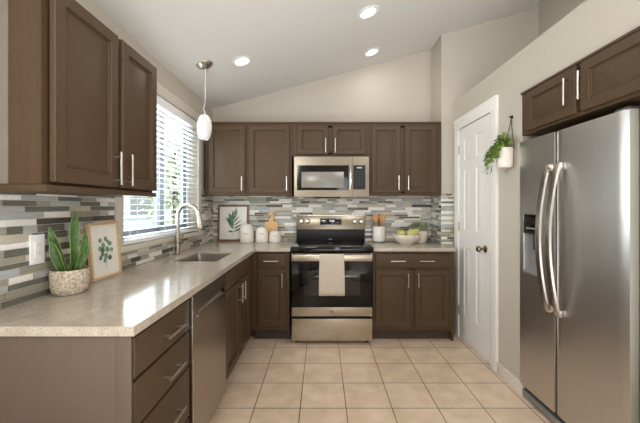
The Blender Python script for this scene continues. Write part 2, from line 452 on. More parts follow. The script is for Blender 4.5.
for hz in (.23, 1.07, 1.84):
    b = MB(); b.cyl((PX-.008, DY1+.002, hz), (PX-.008, DY1+.002, hz+.09), .007, 10); b.box(PX-.006, PX, DY1-.014, DY1+.016, hz+.002, hz+.088)
    b.build('hinge', hinge_m, door)
b = MB()
b.box(RW-.02, RW+.006, DY0-.095, DY0, 0, DZ+.0995, .004); b.box(RW-.02, RW+.006, DY1, DY1+.095, 0, DZ+.0995, .004)
b.box(RW-.0225, RW+.007, DY0-.0965, DY1+.0965, DZ+.001, DZ+.101, .003)
b.box(RW-.026, RW+.008, DY0-.101, DY1+.099, DZ+.0885, DZ+.1085, .003)
struct(b.build('trim_2', white_m))
b = MB(); b.prism([(RW-.016, DY0-.096), (RW+.001, DY0-.096), (RW+.001, A1+.001), (RW+.035, A1+.001), (RW+.035, A1-.014), (RW-.016, A1-.014)], 0, .088, .003)
struct(b.build('baseboard_right', base_m))

# ------------------------------------------------------------------ cabinetry
mpB = lambda y: (lambda u, v, d: (u, y - d, v))       # faces the camera
mpL = lambda x: (lambda u, v, d: (x + d, u, v))       # on the left run, faces right
mpRt = lambda x: (lambda u, v, d: (x - d, u, v))      # on the right wall, faces left
T = .02
def panel_door(parent, name, u0, u1, v0, v1, mp, fw=.055, mat=None):
    b = MB()
    b.rings(u0, u1, v0, v1, [(0, .001), (0, T-.004), (.004, T), (fw-.004, T), (fw-.001, T-.003), (fw, T-.011), (fw+.003, T-.0135), (fw+.010, T-.0145), (fw+.017, T-.0125)], mp)
    return b.build(name, mat or cab_m, parent, angle=25)
def slab_front(parent, name, u0, u1, v0, v1, mp):
    b = MB(); b.rings(u0, u1, v0, v1, [(0, .001), (0, T-.006), (.003, T-.002), (.010, T)], mp)
    return b.build(name, cab_m, parent, angle=25)
def pull(parent, u, v, mp, vertical=True, L=.15, out=.034):
    b = MB(); h = L/2; p = L/2 - .022
    a = (lambda t, d: Vector(mp(u, v+t, d))) if vertical else (lambda t, d: Vector(mp(u+t, v, d)))
    b.cyl(a(-h, T+out), a(h, T+out), .0058, 12)
    for s in (-p, p): b.cyl(a(s, T-.001), a(s, T+out), .0042, 10)
    return b.build('handle', nickel_m, parent)

# --- wall cabinets on the back wall
UB, UT = 1.436, 2.20; UY = 3.405
def wall_cab(label, x0, x1, z0, z1, doors, handles, group='dark brown wall cabinets on the back wall'):
    t = thing('wall_cabinet', label, 'cabinet', ((x0+x1)/2, (UY+BW)/2, z0), group)
    MB().box(x0+.001, x1-.001, UY+.018, BW-.008, z0, z1, .002).build('carcass', cab_m, t)
    b = MB(); du0, du1 = min(d[0] for d in doors), max(d[1] for d in doors); dv0, dv1 = doors[0][2], doors[0][3]
    b.plate(x0+.001, x1-.001, z0, z1, (du0+.02, du1-.02, dv0+.02, dv1-.02), 0, -.018, mpB(UY))
    if len(doors) > 1: b.box(doors[0][1]-.02, doors[1][0]+.02, UY, UY+.018, dv0, dv1)
    b.build('face_frame', cab_m, t, smooth=False)
    b = MB(); b.box(x0, x1, UY-.012, UY+.02, z1-.012, z1+.006, .004); b.build('top_trim', cab_m, t)
    for d, h in zip(doors, handles):
        o = panel_door(t, 'door', *d, mpB(UY)); pull(o, h[0], h[1], mpB(UY))
    return t
wall_cab('single-door dark brown wall cabinet in the back left corner beside the window', -1.23, -.785, UB, UT, [(-1.185, -.803, 1.456, 2.166)], [(-.83, 1.555)])
wall_cab('single-door dark brown wall cabinet next to the microwave on its left', -.785, -.312, UB, UT, [(-.763, -.337, 1.456, 2.166)], [(-.362, 1.555)])
wall_cab('short two-door dark brown cabinet directly above the microwave', -.312, .5, 1.845, UT, [(-.257, .07, 1.862, 2.168), (.115, .461, 1.862, 2.168)], [(.043, 1.95), (.143, 1.95)])
wall_cab('tall two-door dark brown wall cabinet on the right of the microwave', .5, 1.258, UB, UT, [(.523, .832, 1.456, 2.166), (.876, 1.205, 1.456, 2.166)], [(.805, 1.56), (.905, 1.56)])
# --- left wall cabinet (near)
t = thing('wall_cabinet', 'large dark brown wall cabinet on the left wall nearest the camera', 'cabinet', (-1.12, 1.52, 1.385))
LX = -.978; LF = -.994; L0, L1 = 1.145, 1.90; LB, LT = 1.385, 2.14
MB().box(LW+.002, LF-.0175, L0, L1, LB+.012, LT, .001).build('carcass', cab_m, t)
b = MB(); b.plate(L0, L1, LB+.012, LT, (1.19, 1.86, 1.43, 2.10), LF, LF-.018, lm); b.box(LF-.018, LF, 1.51, 1.575, 1.42, 2.11)
b.build('face_frame', cab_m, t, smooth=False)
b = MB(); b.box(LW+.008, LX+.006, L0-.006, L1+.004, LB-.012, LB+.012, .004); b.build('light_rail', cab_m, t)
o = panel_door(t, 'door', 1.161, 1.528, 1.408, 2.124, mpL(LX)); pull(o, 1.492, 1.494, mpL(LX), L=.152)
o = panel_door(t, 'door', 1.558, 1.883, 1.408, 2.124, mpL(LX)); pull(o, 1.58, 1.494, mpL(LX), L=.152)
b = MB(); b.box(LW+.004, -1.109, L0-.004, L0+.0005, LB+.014, LT-.02, .0012)
o = b.build('filler_panel', noisy('filler_grey', (116, 106, 97), (120, 110, 101), 20, .4), t); o['label'] = 'pale grey filler panel beside the brown end'
# --- cabinet over the refrigerator
CX = 1.394
t = thing('wall_cabinet', 'wide dark brown cabinet mounted above the refrigerator', 'cabinet', (1.7, 1.76, 1.807))
MB().box(CX+.018, 2.0, 1.275, 2.243, 1.807, 2.097, .002).build('carcass', cab_m, t)
b = MB(); b.plate(1.275, 2.243, 1.807, 2.097, (1.33, 2.16, 1.84, 2.06), CX, CX+.018, lm); b.box(CX, CX+.018, 1.70, 1.765, 1.83, 2.07); b.build('face_frame', cab_m, t, smooth=False)
b = MB(); b.box(CX-.012, CX+.01, 1.275, 2.246, 2.088, 2.104, .004); b.build('top_trim', cab_m, t)
o = panel_door(t, 'door', 1.752, 2.172, 1.822, 2.082, mpRt(CX)); pull(o, 1.79, 1.953, mpRt(CX), L=.15)
o = panel_door(t, 'door', 1.30, 1.716, 1.822, 2.082, mpRt(CX)); pull(o, 1.69, 1.953, mpRt(CX), L=.15)

# --- base cabinets
BX = -.667; BY = 3.14
CB = CT - .034                              # underside of the worktop
# drawer base
t = thing('base_cabinet', 'dark brown four-drawer base cabinet at the near end of the left counter', 'cabinet', (-.95, 1.35, 0))
D0, D1 = 1.10, 1.598
MB().box(LW+.002, BX-.018, D0+.018, D1, .11, CB, .001).build('carcass', cab_m, t)
b = MB(); b.box(LW+.002, BX-.004, D0, D0+.0178, .0, CB, .002); b.box(-.70, BX+.0195, D0-.003, D0+.006, 0, CB, .001)
o = b.build('end_panel', cabside_m, t)
b = MB(); b.plate(D0+.018, D1, .11, CB, (D0+.05, D1-.03, .15, CB-.04), BX, BX-.018, lm); b.build('face_frame', toe_m, t, smooth=False)  # darker brown puts the shade of the drawer gaps into the frame colour
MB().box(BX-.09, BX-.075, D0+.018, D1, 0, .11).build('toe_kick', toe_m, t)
for z0, z1, hz in ((.716, .862, .785), (.541, .705, .613), (.291, .53, .412), (.125, .28, .203)):
    o = slab_front(t, 'drawer', 1.121, 1.586, z0, z1, mpL(BX)); pull(o, 1.385, hz, mpL(BX), False, .15)
# sink base
t = thing('base_cabinet', 'dark brown two-door sink base cabinet between dishwasher and corner', 'cabinet', (-.95, 2.6, 0))
S0, S1 = 2.188, 3.14
b = MB(); b.box(LW+.002, BX-.018, S0, S0+.018, .11, CB); b.box(LW+.002, BX-.018, S1-.12, S1-.1, .11, CB); b.box(LW+.002, BX-.018, S0, S1-.1, .11, .128); b.box(BX-.036, BX-.018, S0+.018, S1-.12, .128, CB-.19)
b.build('carcass', cab_m, t, smooth=False)
b = MB(); b.plate(S0, S1-.001, .11, CB, (S0+.05, 2.90, .16, .70), BX, BX-.018, lm); b.build('face_frame', cab_m, t, smooth=False)
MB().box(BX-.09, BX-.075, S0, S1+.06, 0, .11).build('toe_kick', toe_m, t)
slab_front(t, 'false_front', 2.205, 2.92, .742, .862, mpL(BX))
o = panel_door(t, 'door', 2.205, 2.545, .128, .728, mpL(BX)); pull(o, 2.515, .64, mpL(BX))
o = panel_door(t, 'door', 2.58, 2.92, .128, .728, mpL(BX)); pull(o, 2.61, .64, mpL(BX))
# back left base
def base_cab(label, x0, x1, drawers, doors, hd, hh, group='dark brown base cabinets along the back wall', right=None):
    t = thing('base_cabinet', label, 'cabinet', ((x0+x1)/2, 3.43, 0), group)
    MB().box(x0, min(x1, RX-.008), BY+.018, BW-.002, .11, CB, .001).build('carcass', cab_m, t)
    b = MB(); b.plate(x0, x1, .11, CB, (doors[0][0]+.02, doors[-1][1]-.02, .17, .70), 0, -.018, mpB(BY))
    if len(doors) > 1: b.box(doors[0][1]-.02, doors[1][0]+.02, BY, BY+.018, .16, .71)
    b.build('face_frame', cab_m, t, smooth=False)
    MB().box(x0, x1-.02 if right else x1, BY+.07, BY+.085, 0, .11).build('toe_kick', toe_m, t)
    if right: MB().box(x1-.022, x1, BY+.018, FY-.002, .0, CB).build('end_panel', cab_m, t)
    d = slab_front(t, 'drawer', *drawers, mpB(BY))
    for hx in hd: pull(d, hx, (drawers[2]+drawers[3])/2, mpB(BY), False, .14)
    for dd, h in zip(doors, hh):
        o = panel_door(t, 'door', *dd, mpB(BY)); pull(o, h, .606, mpB(BY), L=.14)
    return t
base_cab('narrow dark brown base cabinet with one drawer left of the range', BX+.0005, -.312, (-.618, -.349, .724, .858), [(-.618, -.349, .152, .70)], (-.484,), (-.378,))
base_cab('wide dark brown two-door base cabinet right of the range', .5, 1.29, (.524, 1.243, .724, .858), [(.524, .86, .152, .70), (.902, 1.237, .152, .70)], (.735, 1.015), (.832, .93), right=True)

# --- countertops
SK = (-1.085, -.765, 2.36, 2.83)            # sink cut-out
b = MB(); YN = 1.085; E = .0
mpc = lambda u, v, d: (u, v, d)
b.plate(LW+.0015, -.63, YN, BW-.002, (SK[0], SK[1], SK[2], SK[3]), CB+.001, CT, mpc)
b.box(-.63, -.302, 3.105, BW-.002, CB+.001, CT)
o = b.build('countertop', ctop_m, None, smooth=False)
bv = o.modifiers.new('edge', 'BEVEL'); bv.width = .004; bv.segments = 2; bv.limit_method = 'ANGLE'; bv.angle_limit = R(60)
o['label'] = 'speckled beige L-shaped worktop running along the left wall with the sink'; o['category'] = 'countertop'
b = MB(); b.prism([(.502, 3.105), (1.292, 3.105), (1.292, FY-.002), (RX-.002, FY-.002), (RX-.002, BW-.002), (.502, BW-.002)], CB+.001, CT, .003)
o = b.build('countertop', ctop_m); o['label'] = 'short speckled beige worktop right of the range under the fruit bowl'; o['category'] = 'countertop'

# --- sink
t = thing('kitchen_sink', 'stainless steel undermount sink set into the left worktop', 'sink', (-.925, 2.595, CT-.2))
b = MB(); x0, x1, y0, y1 = SK
def rr(i, z, r=.04):
    pts = []
    for cx, cy, a0 in ((x1-i-r, y1-i-r, 0), (x0+i+r, y1-i-r, 90), (x0+i+r, y0+i+r, 180), (x1-i-r, y0+i+r, 270)):
        for k in range(6): a = R(a0 + 18*k); pts.append((cx+r*math.cos(a), cy+r*math.sin(a), z))
    return pts
b.grid([rr(-.004, CB-.001, .012), rr(.0015, CB-.001, .02), rr(.0015, CB+.012, .02), rr(.003, CT-.014, .02), rr(.003, CB-.004, .03), rr(.012, CT-.18, .035), rr(.03, CT-.19, .03), rr(.12, CT-.193, .02)], cu=True, cap1=True)
b.build('basin', sink_steel, t)
b = MB(); b.lathe([(.042, .0), (.042, .003), (.03, .004), (.028, .001), (.004, .001)], ((x0+x1)/2, (y0+y1)/2, CT-.193), n=24); b.build('drain', nickel_m, t)
# --- faucet
FX, FYy = -1.203, 2.70
t = thing('faucet', 'brushed nickel gooseneck faucet behind the sink under the window', 'faucet', (FX, FYy, CT))
b = MB(); b.lathe([(.028, 0), (.030, .006), (.023, .010), (.022, .165), (.0165, .172)], (FX, FYy, CT)); b.build('faucet_body', faucet_m, t)
pts = [(FX, FYy, CT+.16), (FX, FYy, CT+.30)]
rA = .092
for k in range(1, 16): a = math.pi*(1 - k/16.0); pts.append((FX + rA + rA*math.cos(a), FYy - .012*k/16, CT+.315+rA*math.sin(a)*1.12))
pts += [(FX+2*rA, FYy-.012, CT+.315), (FX+2*rA+.006, FYy-.014, CT+.29)]
b = MB(); b.tube(pts, .0155, 14); b.build('spout', faucet_m, t)
b = MB(); b.tube([(FX+2*rA+.005, FYy-.014, CT+.31), (FX+2*rA+.008, FYy-.014, CT+.285), (FX+2*rA+.014, FYy-.015, CT+.225)], [.017, .020, .021], 16); b.build('spray_head', faucet_m, t)
b = MB(); b.cyl((FX, FYy, CT+.105), (FX+.045, FYy-.018, CT+.105), .016, 14); b.tube([(FX+.036, FYy-.015, CT+.11), (FX+.045, FYy-.018, CT+.14), (FX+.058, FYy-.024, CT+.165)], [.009, .008, .006], 10); b.build('lever', faucet_m, t)

# --- dishwasher
t = thing('dishwasher', 'stainless steel dishwasher under the left counter beside the drawers', 'dishwasher', (-.95, 1.9, 0))
W_0, W_1 = 1.608, 2.180
MB().box(LW+.02, BX-.02, W_0, W_1, .09, CB-.01, .002).build('tub', black_m, t)
b = MB(); X0 = -.643
# door skin with a scooped pocket handle near the top
b.plate(W_0+.004, W_1-.004, .075, .868, (W_0+.07, W_1-.06, .752, .792), X0, X0-.03, lm)
b.build('door_panel', dish_steel, t, smooth=False)
b = MB(); ya, yb = W_0+.07, W_1-.06
b.grid([[(X0, y, .792), (X0-.009, y, .787), (X0-.012, y, .775), (X0-.008, y, .760), (X0, y, .752)] for y in (ya, ya+.001, yb-.001, yb)], cap0=True, cap1=True); b.build('pocket_handle', dish_steel, t)
b = MB(); b.box(X0-.004, X0+.005, ya-.006, yb+.006, .744, .755, .003); b.build('handle_lip', dish_steel, t)
b = MB(); b.box(X0-.03, X0+.0008, W_0+.0035, W_0+.012, .075, .868, .0004); b.build('door_edge', handle_steel, t)
MB().box(X0-.06, X0-.05, W_0, W_1, .0, .09).build('toe_kick', dish_steel, t)

# --- range
RC = .10; HW = .388
t = thing('kitchen_range', 'freestanding stainless steel electric range with black glass cooktop', 'stove', (RC, 3.4, 0))
rx0, rx1 = RC-HW, RC+HW; RF = 3.115
MB().box(rx0+.006, rx1-.006, RF, BW-.03, .03, .872, .002).build('range_body', black_m, t)
b = MB(); b.box(rx0-.004, rx1+.004, RF-.035, BW-.075, .874, .93, .006); b.build('cooktop', bglass_m, t)
ring_m = Mat('burner_ring', (58, 56, 54), .2).m
for cx, cy, r in ((-.18, 3.26, .10), (.18, 3.26, .085), (-.18, 3.50, .075), (.18, 3.50, .095)):
    b = MB(); b.lathe([(r, 0), (r, .0006), (r-.004, .0006), (r-.004, 0)], (RC+cx, cy, .9302), n=40, cap0=False, cap1=False); b.build('burner_ring', ring_m, t)
bgx0, bgx1 = RC-.382, RC+.388
b = MB(); b.box(bgx0, bgx1, 3.635, BW-.012, .925, 1.06, .004); b.build('backguard_base', black_m, t)
b = MB(); bmx = Matrix.Translation((0, 3.625, 1.055)) @ Matrix.Rotation(R(-5), 4, 'X')
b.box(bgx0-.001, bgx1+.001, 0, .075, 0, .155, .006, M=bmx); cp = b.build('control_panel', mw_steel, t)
b = MB(); b.box(bgx0-.001, bgx1+.001, 3.635, BW-.01, 1.205, 1.222, .005); b.build('top_cap', range_steel, t)
b = MB(); b.box(RC-.115, RC+.125, -.003, .002, .055, .125, .0015, M=bmx); ds = b.build('display', bglass_m, cp)
def text_mesh(s, size):
    cu = bpy.data.curves.new('txt', 'FONT'); cu.body = s; cu.size = size; cu.align_x = 'CENTER'; cu.align_y = 'CENTER'; cu.extrude = 0
    o = bpy.data.objects.new('txt', cu); C.objects.link(o); bpy.context.view_layer.update()
    dg = bpy.context.evaluated_depsgraph_get(); me = bpy.data.meshes.new_from_object(o.evaluated_get(dg))
    vs = [v.co.copy() for v in me.vertices]; fs = [list(p.vertices) for p in me.polygons]
    bpy.data.objects.remove(o); bpy.data.curves.remove(cu); bpy.data.meshes.remove(me)
    return vs, fs
def put_text(name, s, size, fn, mat, parent):
    vs, fs = text_mesh(s, size); b = MB(); b.v = [Vector(fn(v.x, v.y)) for v in vs]; b.f = fs; b.m = [0]*len(fs)
    return b.build(name, mat, parent, smooth=False)
put_text('clock_digits', '12:00', .026, lambda x, y: bmx @ Vector((RC+.015+x, -.0038, .098+y)), digit_m, ds)
for dx in (-.075, -.06, -.045, .055, .07, .085):
    b = MB(); b.box(RC+dx-.004, RC+dx+.004, -.0038, -.0028, .078, .082, M=bmx); b.build('touch_mark', ink_m, ds)
for kx in (301.5, 307.5, 354.6, 361.2):
    X = (kx-321.5)*3.62/323
    b = MB(); b.lathe([(.027, 0), (.027, .006), (.023, .010), (.021, .026), (.017, .030), (.003, .031)], bmx @ Vector((X, 0, .095)), Matrix.Rotation(R(85), 4, 'X'), 24)
    k = b.build('knob', handle_steel, cp)
    b = MB(); b.box(X-.0015, X+.0015, -.032, -.030, .098, .114, M=bmx); b.build('pointer', dgrey_m, k)
b = MB(); b.box(RC-.018, RC+.018, 3.6325, 3.636, .944, .950); b.build('badge', ink_m, t)
# oven door
DF = RF - .045
b = MB(); b.plate(rx0+.004, rx1-.004, .362, .868, (rx0+.02, rx1-.02, .366, .795), DF, RF-.001, lambda u, v, d: (u, d, v))
od = b.build('oven_door', range_steel, t, smooth=False)
b = MB(); b.box(rx0+.004, rx1-.004, DF-.002, DF+.006, .362, .795, .002); b.build('door_glass', bglass_m, od)
b = MB(); b.box(rx0+.12, rx1-.12, DF-.003, DF+.004, .47, .70, .002); b.build('oven_window', ovenwin_m, od)
b = MB(); b.box(rx0+.010, rx1-.010, DF-.052, DF-.034, .803, .864, .006)
for s in (-1, 1): b.box(RC+s*.345-.014, RC+s*.345+.014, DF-.036, DF+.002, .816, .846, .004)
b.build('handle', range_steel, od)
b = MB(); b.box(rx0+.004, rx1-.004, DF-.002, RF, .272, .357, .003); b.build('lower_band', range_steel, t)
b = MB(); b.box(rx0+.004, rx1-.004, DF-.002, RF, .035, .248, .004); b.build('storage_drawer', range_steel, t)
b = MB(); b.lathe([(.019, 0), (.019, .002), (.0165, .003), (.016, .0015), (.001, .0015)], (RC-.006, DF-.0018, .315), Matrix.Rotation(R(90), 4, 'X'), 28); bd = b.build('round_badge', grey_m, t)
b = MB()
b.tube([(RC-.012, DF-.0044, .318), (RC-.015, DF-.0044, .313), (RC-.010, DF-.0044, .309), (RC-.007, DF-.0044, .314), (RC-.010, DF-.0044, .316)], .0009, 6)
b.tube([(RC+.004, DF-.0044, .320), (RC-.001, DF-.0044, .318), (RC+.002, DF-.0044, .315), (RC-.002, DF-.0044, .312), (RC+.004, DF-.0044, .310)], .0009, 6)
b.build('emblem', nickel_m, bd)
for s in (-1, 1):
    for y in (RF+.03, BW-.12):
        b = MB(); b.cyl((RC+s*.34, y, 0), (RC+s*.34, y, .032), .018, 14); b.build('foot', black_m, t)
# --- towel over the oven handle
b = MB(); tx0, tx1 = -.022, .214; yb_, yf_ = DF-.0285, DF-.0575
rows = []
def trow(y, z, amp, ph):
    out = []
    for k in range(25):
        u = k/24; x = tx0 + (tx1-tx0)*u
        out.append((x + .003*math.sin(z*9+u*3), y - amp*(math.sin(u*9+ph)+.6*math.sin(u*17+1))*.5, z))
    return out
for z in [.60, .65, .70, .75, .80, .84]: rows.append(trow(yb_+.006 if z < .8 else yb_+.002, z, .0010, 0))
rows.append(trow(yb_, .864, .0004, 0)); rows.append(trow((yb_+yf_)/2, .8695, .0003, 0)); rows.append(trow(yf_, .864, .0004, 0))
for i, z in enumerate([.84, .80, .74, .68, .62, .56, .52, .485]): rows.append(trow(yf_-.004-.0008*i, z, .0010+.0008*i, .4))
b.grid(rows); o = b.build('dish_towel', towel_m, None, angle=80)
so = o.modifiers.new('thick', 'SOLIDIFY'); so.thickness = .004; so.offset = 0
o['label'] = 'beige linen dish towel hanging over the oven door handle'; o['category'] = 'towel'

# --- microwave
MF = 3.335; mx0, mx1 = -.283, .490; mz0, mz1 = 1.415, 1.83
t = thing('microwave', 'stainless over-the-range microwave under the short cabinet', 'microwave', (RC, 3.5, mz0))
MB().box(mx0+.002, mx1-.002, MF+.02, BW-.008, mz0+.004, mz1, .003).build('housing', black_m, t)
def mX(px): return (px-321.5)*MF/323
def mZ(py): return CAMZ - (py-206)*MF/323
fm = lambda u, v, d: (u, d, v)
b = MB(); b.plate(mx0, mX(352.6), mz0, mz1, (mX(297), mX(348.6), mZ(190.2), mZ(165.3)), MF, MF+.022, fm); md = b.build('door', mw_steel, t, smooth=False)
b = MB(); b.box(mX(297), mX(348.6), MF+.002, MF+.012, mZ(190.2), mZ(165.3)); b.build('door_glass', bglass_m, md, smooth=False)
b = MB(); b.box(mX(301.4), mX(343.8), MF+.0008, MF+.004, mZ(187.6), mZ(171.8), .001); b.build('viewing_screen', mwscreen_m, md)
hx = mX(350.4); z0, z1 = mZ(190), mZ(165.5)
b = MB(); rows = []
for k in range(13):
    q = k/12; z = z0+(z1-z0)*q; y = MF-.012-.026*math.sin(math.pi*q)
    rows.append([(hx-.013, y+.004, z), (hx-.006, y-.005, z), (hx+.006, y-.005, z), (hx+.013, y+.004, z), (hx, y+.008, z)])
b.grid(rows, cu=True, cap0=True, cap1=True)
for z in (z0+.012, z1-.012): b.cyl((hx, MF+.006, z), (hx, MF-.014, z), .008, 10)
b.build('handle', handle_steel, md)
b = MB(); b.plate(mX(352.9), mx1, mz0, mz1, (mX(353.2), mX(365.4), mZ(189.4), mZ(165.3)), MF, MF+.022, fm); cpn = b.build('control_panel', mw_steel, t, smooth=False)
b = MB(); b.box(mX(353.2), mX(365.4), MF+.001, MF+.012, mZ(189.4), mZ(165.3)); kp = b.build('keypad', black_m, cpn, smooth=False)
b = MB(); b.box(mX(357), mX(362), MF+.0002, MF+.002, mZ(168.2), mZ(167.2)); b.build('display', ink_m, kp)
b = MB()
for r in range(6):
    for c_ in range(3): b.box(mX(355.6+3.1*c_), mX(357.2+3.1*c_), MF+.0006, MF+.002, mZ(172.4+2.6*r), mZ(171.6+2.6*r))
b.build('key_print', dgrey_m, kp, smooth=False)
MB().box(mx0+.2, mx0+.48, MF+.03, MF+.2, mz0-.012, mz0+.006, .003).build('vent_grille', black_m, t)

# --- refrigerator
FRX = 1.377
t = thing('refrigerator', 'large stainless steel side-by-side refrigerator standing in the right alcove', 'refrigerator', (1.75, 1.85, 0))
f0, fm_, f1 = 1.453, 1.909, 2.243
MB().box(FRX+.06, FRX+.70, f0+.004, f1-.004, .03, 1.74, .004).build('cabinet_body', dgrey_m, t)
fz0, fz1 = .095, 1.76
mf = lambda u, v, d: (d, u, v)
# main door: gently crowned front with soft vertical edges
def crowned(u0, u1, z0, z1, name, mat):
    b = MB(); n = 16; prof = []
    for k in range(n+1):
        q = k/n; u = u0+(u1-u0)*q; e = min(q, 1-q)*(u1-u0)
        d = .0010*(1-math.pow(abs(2*q-1), 3)) - (.007*(1-e/.012)**2 if e < .012 else 0)
        prof.append((FRX+.006-d, u))
    prof = [(FRX+.055, u0)] + prof + [(FRX+.055, u1)]
    b.grid([[(x, y, z) for x, y in prof] for z in (z0, z1)], cu=True, cap0=True, cap1=True)
    return b.build(name, mat, t, angle=40)
rd = crowned(f0, fm_-.003, fz0, fz1, 'refrigerator_door', fridge_steel)
b = MB(); b.box(FRX+.010, FRX+.05, f0-.0025, f0+.001, fz0+.002, fz1-.002, .001); b.build('door_edge', doorside_m, rd)
g0, g1 = fm_+.003, f1
hy0, hy1, hz0, hz1 = 2.03, 2.2, .885, 1.262
b = MB(); b.plate(g0, g1, fz0, fz1, (hy0, hy1, hz0, hz1), FRX+.001, FRX+.055, mf); fd = b.build('freezer_door', fridge_steel, t, smooth=False)
bvm = fd.modifiers.new('edge', 'BEVEL'); bvm.width = .004; bvm.segments = 2; bvm.limit_method = 'ANGLE'; bvm.angle_limit = R(60)
dm = Mat('dispenser_grey', (142, 141, 142), .35, .2).m
b = MB()
b.grid([[(FRX+.004, hy0, hz0), (FRX+.004, hy1, hz0), (FRX+.004, hy1, 1.14), (FRX+.004, hy0, 1.14)], [(FRX+.05, hy0+.012, hz0+.03), (FRX+.05, hy1-.012, hz0+.03), (FRX+.05, hy1-.012, 1.14), (FRX+.05, hy0+.012, 1.14)]], cu=True, cap1=True)
dp = b.build('dispenser_recess', dm, fd, smooth=False)
b = MB(); b.box(FRX-.002, FRX+.045, hy0, hy1, 1.138, hz1, .003); b.build('dispenser_control', bglass_m, fd)
b = MB(); b.box(FRX-.003, FRX+.002, hy0+.03, hy1-.03, 1.168, 1.178, .001); b.build('control_strip', grey_m, fd)
b = MB(); b.box(FRX+.018, FRX+.034, (hy0+hy1)/2-.02, (hy0+hy1)/2+.02, 1.03, 1.14, .006); b.build('paddle', dgrey_m, fd)
b = MB(); b.box(FRX-.003, FRX+.03, hy0-.004, hy1+.004, hz0-.012, hz0+.006, .003); b.build('drip_tray', grey_m, fd)
def fridge_handle(par, y):
    b = MB(); rows = []
    for k in range(25):
        q = k/24; z = .685+(1.565-.685)*q; x = FRX-.014-.060*math.sin(math.pi*q)**.8
        rows.append([(x+.008, y-.020, z), (x-.004, y-.018, z), (x-.006, y, z), (x-.004, y+.018, z), (x+.008, y+.020, z)])
    b.grid(rows, cu=True, cap0=True, cap1=True)
    for z in (.70, 1.55): b.box(FRX-.012, FRX+.004, y-.016, y+.016, z-.02, z+.02, .004)
    b.build('handle', handle_steel, par, angle=50)
fridge_handle(fd, 1.948); fridge_handle(rd, 1.862)
b = MB(); b.box(FRX+.03, FRX+.08, f0+.004, f1-.004, .02, .092, .004); b.build('base_grille', dgrey_m, t)
b = MB(); b.box(FRX+.012, FRX+.032, f0+.004, f1-.004, .018, .058, .006); b.build('grille_trim', grey_m, t)
b = MB(); b.box(FRX+.008, FRX+.075, f0+.002, f0+.075, 1.757, 1.772, .004); b.build('hinge_cover', dgrey_m, t)
for y in (f0+.06, f1-.06):
    b = MB(); b.cyl((FRX+.16, y, 0), (FRX+.16, y, .034), .02, 12); b.build('roller_foot', black_m, t)
    b = MB(); b.cyl((FRX+.62, y, 0), (FRX+.62, y, .034), .02, 12); b.build('roller_foot', black_m, t)

# ------------------------------------------------------------------ ceiling fixtures
TA = -math.atan(SL)
def ceil_M(): return Matrix.Rotation(TA, 4, 'Y')
def downlight(label, x, y):
    t = thing('recessed_light', label, 'ceiling light', (x, y, cz(x)), 'recessed downlights in the sloped ceiling')
    M = ceil_M()
    b = MB(); b.lathe([(.062, -.004), (.066, -.008), (.088, -.005), (.091, .001)], (x, y, cz(x)), M, 36, False, False); b.build('trim_ring', vinyl_m, t)
    b = MB(); b.lathe([(.0645, -.0045), (.03, -.006), (.002, -.0065)], (x, y, cz(x)), M, 32); b.build('lens', lens_m, t)
    d = bpy.data.lights.new('downlight_lamp', 'AREA'); d.shape = 'DISK'; d.size = .12; d.energy = 1.6; d.color = (1, .93, .84)
    o = bpy.data.objects.new('downlight_lamp', d); C.objects.link(o); o.parent = t; o.location = (0, 0, -.016); o.rotation_euler = (0, TA, 0)
downlight('round recessed ceiling light nearest the camera, highest in view', .378, 2.62)
downlight('round recessed ceiling light close to the back wall on the right', .525, 3.38)
downlight('round recessed ceiling light next to the pendant lamp', -.70, 2.84)
px_, py_ = -.985, 2.72; pz = cz(px_)
t = thing('pendant_lamp', 'white opal glass pendant lamp hanging over the sink', 'pendant light', (px_, py_, pz), None)
M = ceil_M()
b = MB(); b.lathe([(.070, .001), (.068, -.010), (.052, -.024), (.028, -.034), (.008, -.038), (.002, -.038)], (px_, py_, pz), M, 32); b.build('canopy', nickel_m, t)
zt = 2.083
b = MB(); b.tube([(px_+.005, py_, pz-.034), (px_+.006, py_, zt+.14), (px_+.003, py_, zt+.09), (px_-.008, py_, zt+.055), (px_+.001, py_, zt+.02)], .0028, 8); b.build('cord', vinyl_m, t)
b = MB(); b.lathe([(.004, .038), (.012, .034), (.014, .010), (.024, .004), (.024, -.004)], (px_, py_, zt), n=24); b.build('socket_cap', nickel_m, t)
b = MB(); b.lathe([(.024, -.001), (.034, -.004), (.046, -.022), (.056, -.055), (.060, -.095), (.057, -.135), (.049, -.17), (.038, -.197), (.030, -.203), (.026, -.200)], (px_, py_, zt), n=36, cap1=True); b.build('lamp_shade', opal_m, t)

# ------------------------------------------------------------------ small things on the left counter
b = MB(); o_ = thing('wall_outlet', 'white wall outlet plate on the tiled left wall behind the plant', 'outlet', (LW+.007, 1.42, 1.13))
b.box(LW+.006, LW+.013, 1.384, 1.457, 1.065, 1.195, .003); b.build('cover_plate', vinyl_m, o_)
b = MB(); b.box(LW+.012, LW+.0155, 1.404, 1.437, 1.098, 1.162, .002); rc = b.build('receptacle', white_m, o_)
b = MB()
for z in (1.112, 1.145):
    for y in (1.414, 1.425): b.box(LW+.0153, LW+.0158, y, y+.002, z, z+.008)
b.build('slot', grey_m, rc, smooth=False)

